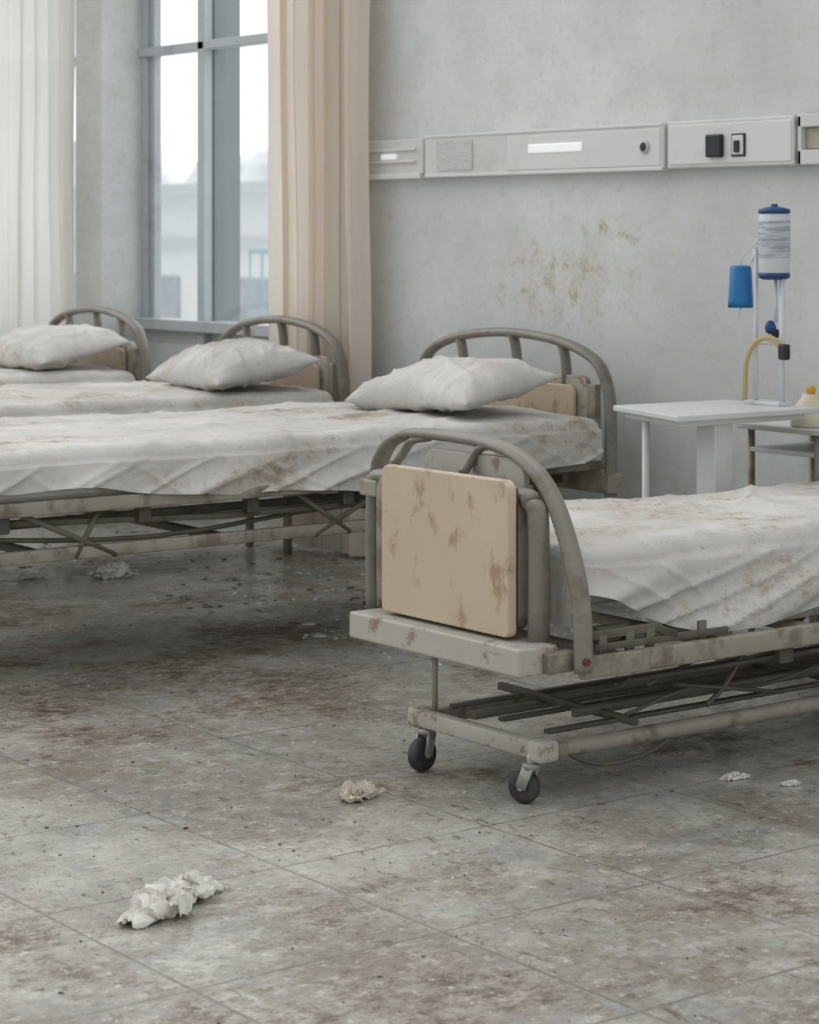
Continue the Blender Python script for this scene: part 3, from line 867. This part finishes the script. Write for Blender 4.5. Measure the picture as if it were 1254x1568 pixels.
# ------------------------------------------------------------------ litter
def crumpled_cloth(name, path, width, height, mat, seed, folds=3.0, ns=190, nw=120, fine=1.0):
    P = catmull([(x, y, 0) for x, y in path], 12)
    bm = bmesh.new()
    grid = []
    tot = sum((P[i + 1] - P[i]).length for i in range(len(P) - 1))
    for i in range(ns + 1):
        s = i / ns
        f = s * (len(P) - 1); k = min(int(f), len(P) - 2); t = f - k
        c = P[k].lerp(P[k + 1], t)
        d = (P[k + 1] - P[k]).normalized(); l = Vector((-d.y, d.x, 0))
        env = (max(.0, math.sin(math.pi * (.06 + s * .88))) ** .45) * (.85 + .7 * noise.noise(Vector((s * 4, seed, 0))))
        row = []
        for j in range(nw + 1):
            w = -1 + 2 * j / nw
            S = s * tot / width
            ph = w * math.pi * folds + 5 * noise.noise(Vector((S * 1.2, w * .8, seed)))
            q = Vector((S * 1.5, w * 2.0, seed))
            lat = width * env * (w * .75 + .22 * math.sin(ph) + .40 * noise.noise(q * 1.3) + .12 * fine * noise.noise(q * 4))
            up = height * env * ((1 - w * w) ** .5 * .8 + .22 * math.cos(ph) + .30 + .55 * noise.noise(q * 1.5 + Vector((3, 3, 3))) + .35 * ridge(q * 1.7, 3) + .28 * fine * ridge(q * 3.6, 3) - .2)
            al = width * (.50 * noise.noise(q * 1.2 + Vector((9, 1, 4))) + .22 * math.sin(ph * 1.3 + 1.2 * S) + .14 * fine * noise.noise(q * 4 + Vector((2, 7, 1))))
            p = c + l * lat + d * al
            row.append(bm.verts.new((p.x, p.y, max(.0015 + .001 * noise.noise(q * 4), up))))
        grid.append(row)
    for i in range(ns):
        for j in range(nw):
            f = bm.faces.new((grid[i][j], grid[i][j + 1], grid[i + 1][j + 1], grid[i + 1][j])); f.smooth = True
    return finish(name, bm, mat)
crumpled_cloth('crumpled_tissue', [(-3.585, -3.145), (-3.605, -3.09), (-3.63, -3.03), (-3.67, -2.97), (-3.70, -2.90)], .052, .038, m_tissue, 2.2, 2.6, fine=.6)
crumpled_cloth('crumpled_tissue', [(-4.09, -2.315), (-4.095, -2.285), (-4.093, -2.255), (-4.095, -2.225)], .036, .026, m_tissue2, 7.7, 1.6, fine=.4)
crumpled_cloth('paper_scrap', [(-3.74, -1.51), (-3.73, -1.48), (-3.72, -1.45)], .022, .014, m_paper, 4.4, 1.2, 50, 30, .4)
crumpled_cloth('paper_scrap', [(-3.62, -1.44), (-3.61, -1.42), (-3.60, -1.40)], .016, .010, m_paper, 5.9, 1.0, 50, 30, .4)
crumpled_cloth('crumpled_tissue', [(-7.27, -1.18), (-7.24, -1.11), (-7.22, -1.04)], .055, .04, m_paper, 9.3, 1.6, 70, 50)
crumpled_cloth('paper_scrap', [(-7.42, -1.39), (-7.40, -1.35), (-7.39, -1.30)], .035, .022, m_paper, 12.3, 1.5, 50, 30)

def flakes(name, n, region_, smin, smax, mats, seed, hk=.2, avoid=()):
    rnd = random.Random(seed)
    bm = bmesh.new()
    for i in range(n):
        x = rnd.uniform(region_[0], region_[1]); y = rnd.uniform(region_[2], region_[3])
        if any(abs(x - ax) < .14 and abs(y - ay) < .16 for ax, ay in avoid):
            continue
        s = rnd.uniform(smin, smax) * (1 if rnd.random() < .85 else 1.6)
        k = rnd.randint(5, 8); a0 = rnd.uniform(0, 6); el = rnd.uniform(.3, .9)
        ro = rnd.uniform(0, 3.14)
        vs = []; vb = []
        for j in range(k):
            a = a0 + 2 * math.pi * j / k
            rr = s * rnd.uniform(.55, 1.1)
            px_, py_ = rr * math.cos(a), rr * el * math.sin(a)
            qx, qy = px_ * math.cos(ro) - py_ * math.sin(ro), px_ * math.sin(ro) + py_ * math.cos(ro)
            h = rnd.uniform(.0005, .001 + s * hk)
            vs.append(bm.verts.new((x + qx * .9, y + qy * .9, h + .001))); vb.append(bm.verts.new((x + qx, y + qy, .0002)))
        mi = rnd.randrange(len(mats))
        bm.faces.new(vs).material_index = mi
        for j in range(k):
            bm.faces.new((vb[j], vb[(j + 1) % k], vs[(j + 1) % k], vs[j])).material_index = mi
    bmesh.ops.recalc_face_normals(bm, faces=bm.faces)
    return finish(name, bm, mats)
AV = ((-3.65, -3.0), (-4.11, -2.25), (-7.24, -1.11), (-7.40, -1.35), (-3.73, -1.48), (-3.61, -1.42))
m_dirt = M('dirt_crumb', srgb(104, 92, 76), .9)
m_chip = M('plaster_chip', srgb(192, 189, 182), .9)
m_ychip = M('yellow_paint_fleck', srgb(176, 172, 120), .8)
flakes('floor_debris', 1200, (-9.5, -2.4, -4.5, -.1), .0015, .0048, [m_dirt, m_dirt, m_chip], 3, .2, AV)
flakes('plaster_debris', 480, (-8.4, -5.2, -1.25, -.1), .005, .020, [m_chip, m_chip, m_dirt, m_paper], 5, .15, AV)
flakes('leaf_scrap', 5, (-4.7, -3.4, -3.1, -2.4), .004, .009, [m_leaf], 11)
flakes('yellow_paint_flecks', 4, (-5.4, -4.4, -2.8, -2.4), .003, .006, [m_ychip], 12)

# ------------------------------------------------------------------ light
w = bpy.data.worlds.new('overcast_sky'); scene.world = w
w.use_nodes = True
nt = w.node_tree
bg = nt.nodes['Background']
tc = nn(nt, 'ShaderNodeTexCoord')
sep = nn(nt, 'ShaderNodeSeparateXYZ')
nt.links.new(tc.outputs['Generated'], sep.inputs[0])
bg.inputs[0].default_value = (.96, .983, 1.0, 1)
nt.links.new(maprange(nt, sep.outputs[1], -.1, .6, .70, 2.2), bg.inputs[1])
s = bpy.data.lights.new('soft_daylight', 'SUN'); s.energy = .95; s.angle = math.radians(50); s.color = (1, .985, .96)
so = bpy.data.objects.new('soft_daylight', s); scene.collection.objects.link(so)
so.rotation_euler = Vector((.80, .45, -.75)).to_track_quat('-Z', 'Y').to_euler()

# ------------------------------------------------------------------ camera
cam = bpy.data.cameras.new('camera'); co = bpy.data.objects.new('camera', cam)
scene.collection.objects.link(co)
co.location = (0, -5.207, 1.25)
co.rotation_euler = (math.radians(90), 0, math.asin(.7998))
cam.sensor_fit = 'HORIZONTAL'; cam.sensor_width = 36
cam.lens = 36 * 3500 / 1254
cam.shift_y = -429 / 1254
cam.clip_start = .05
cam.dof.use_dof = True; cam.dof.focus_distance = 5.2; cam.dof.aperture_fstop = 9
scene.camera = co
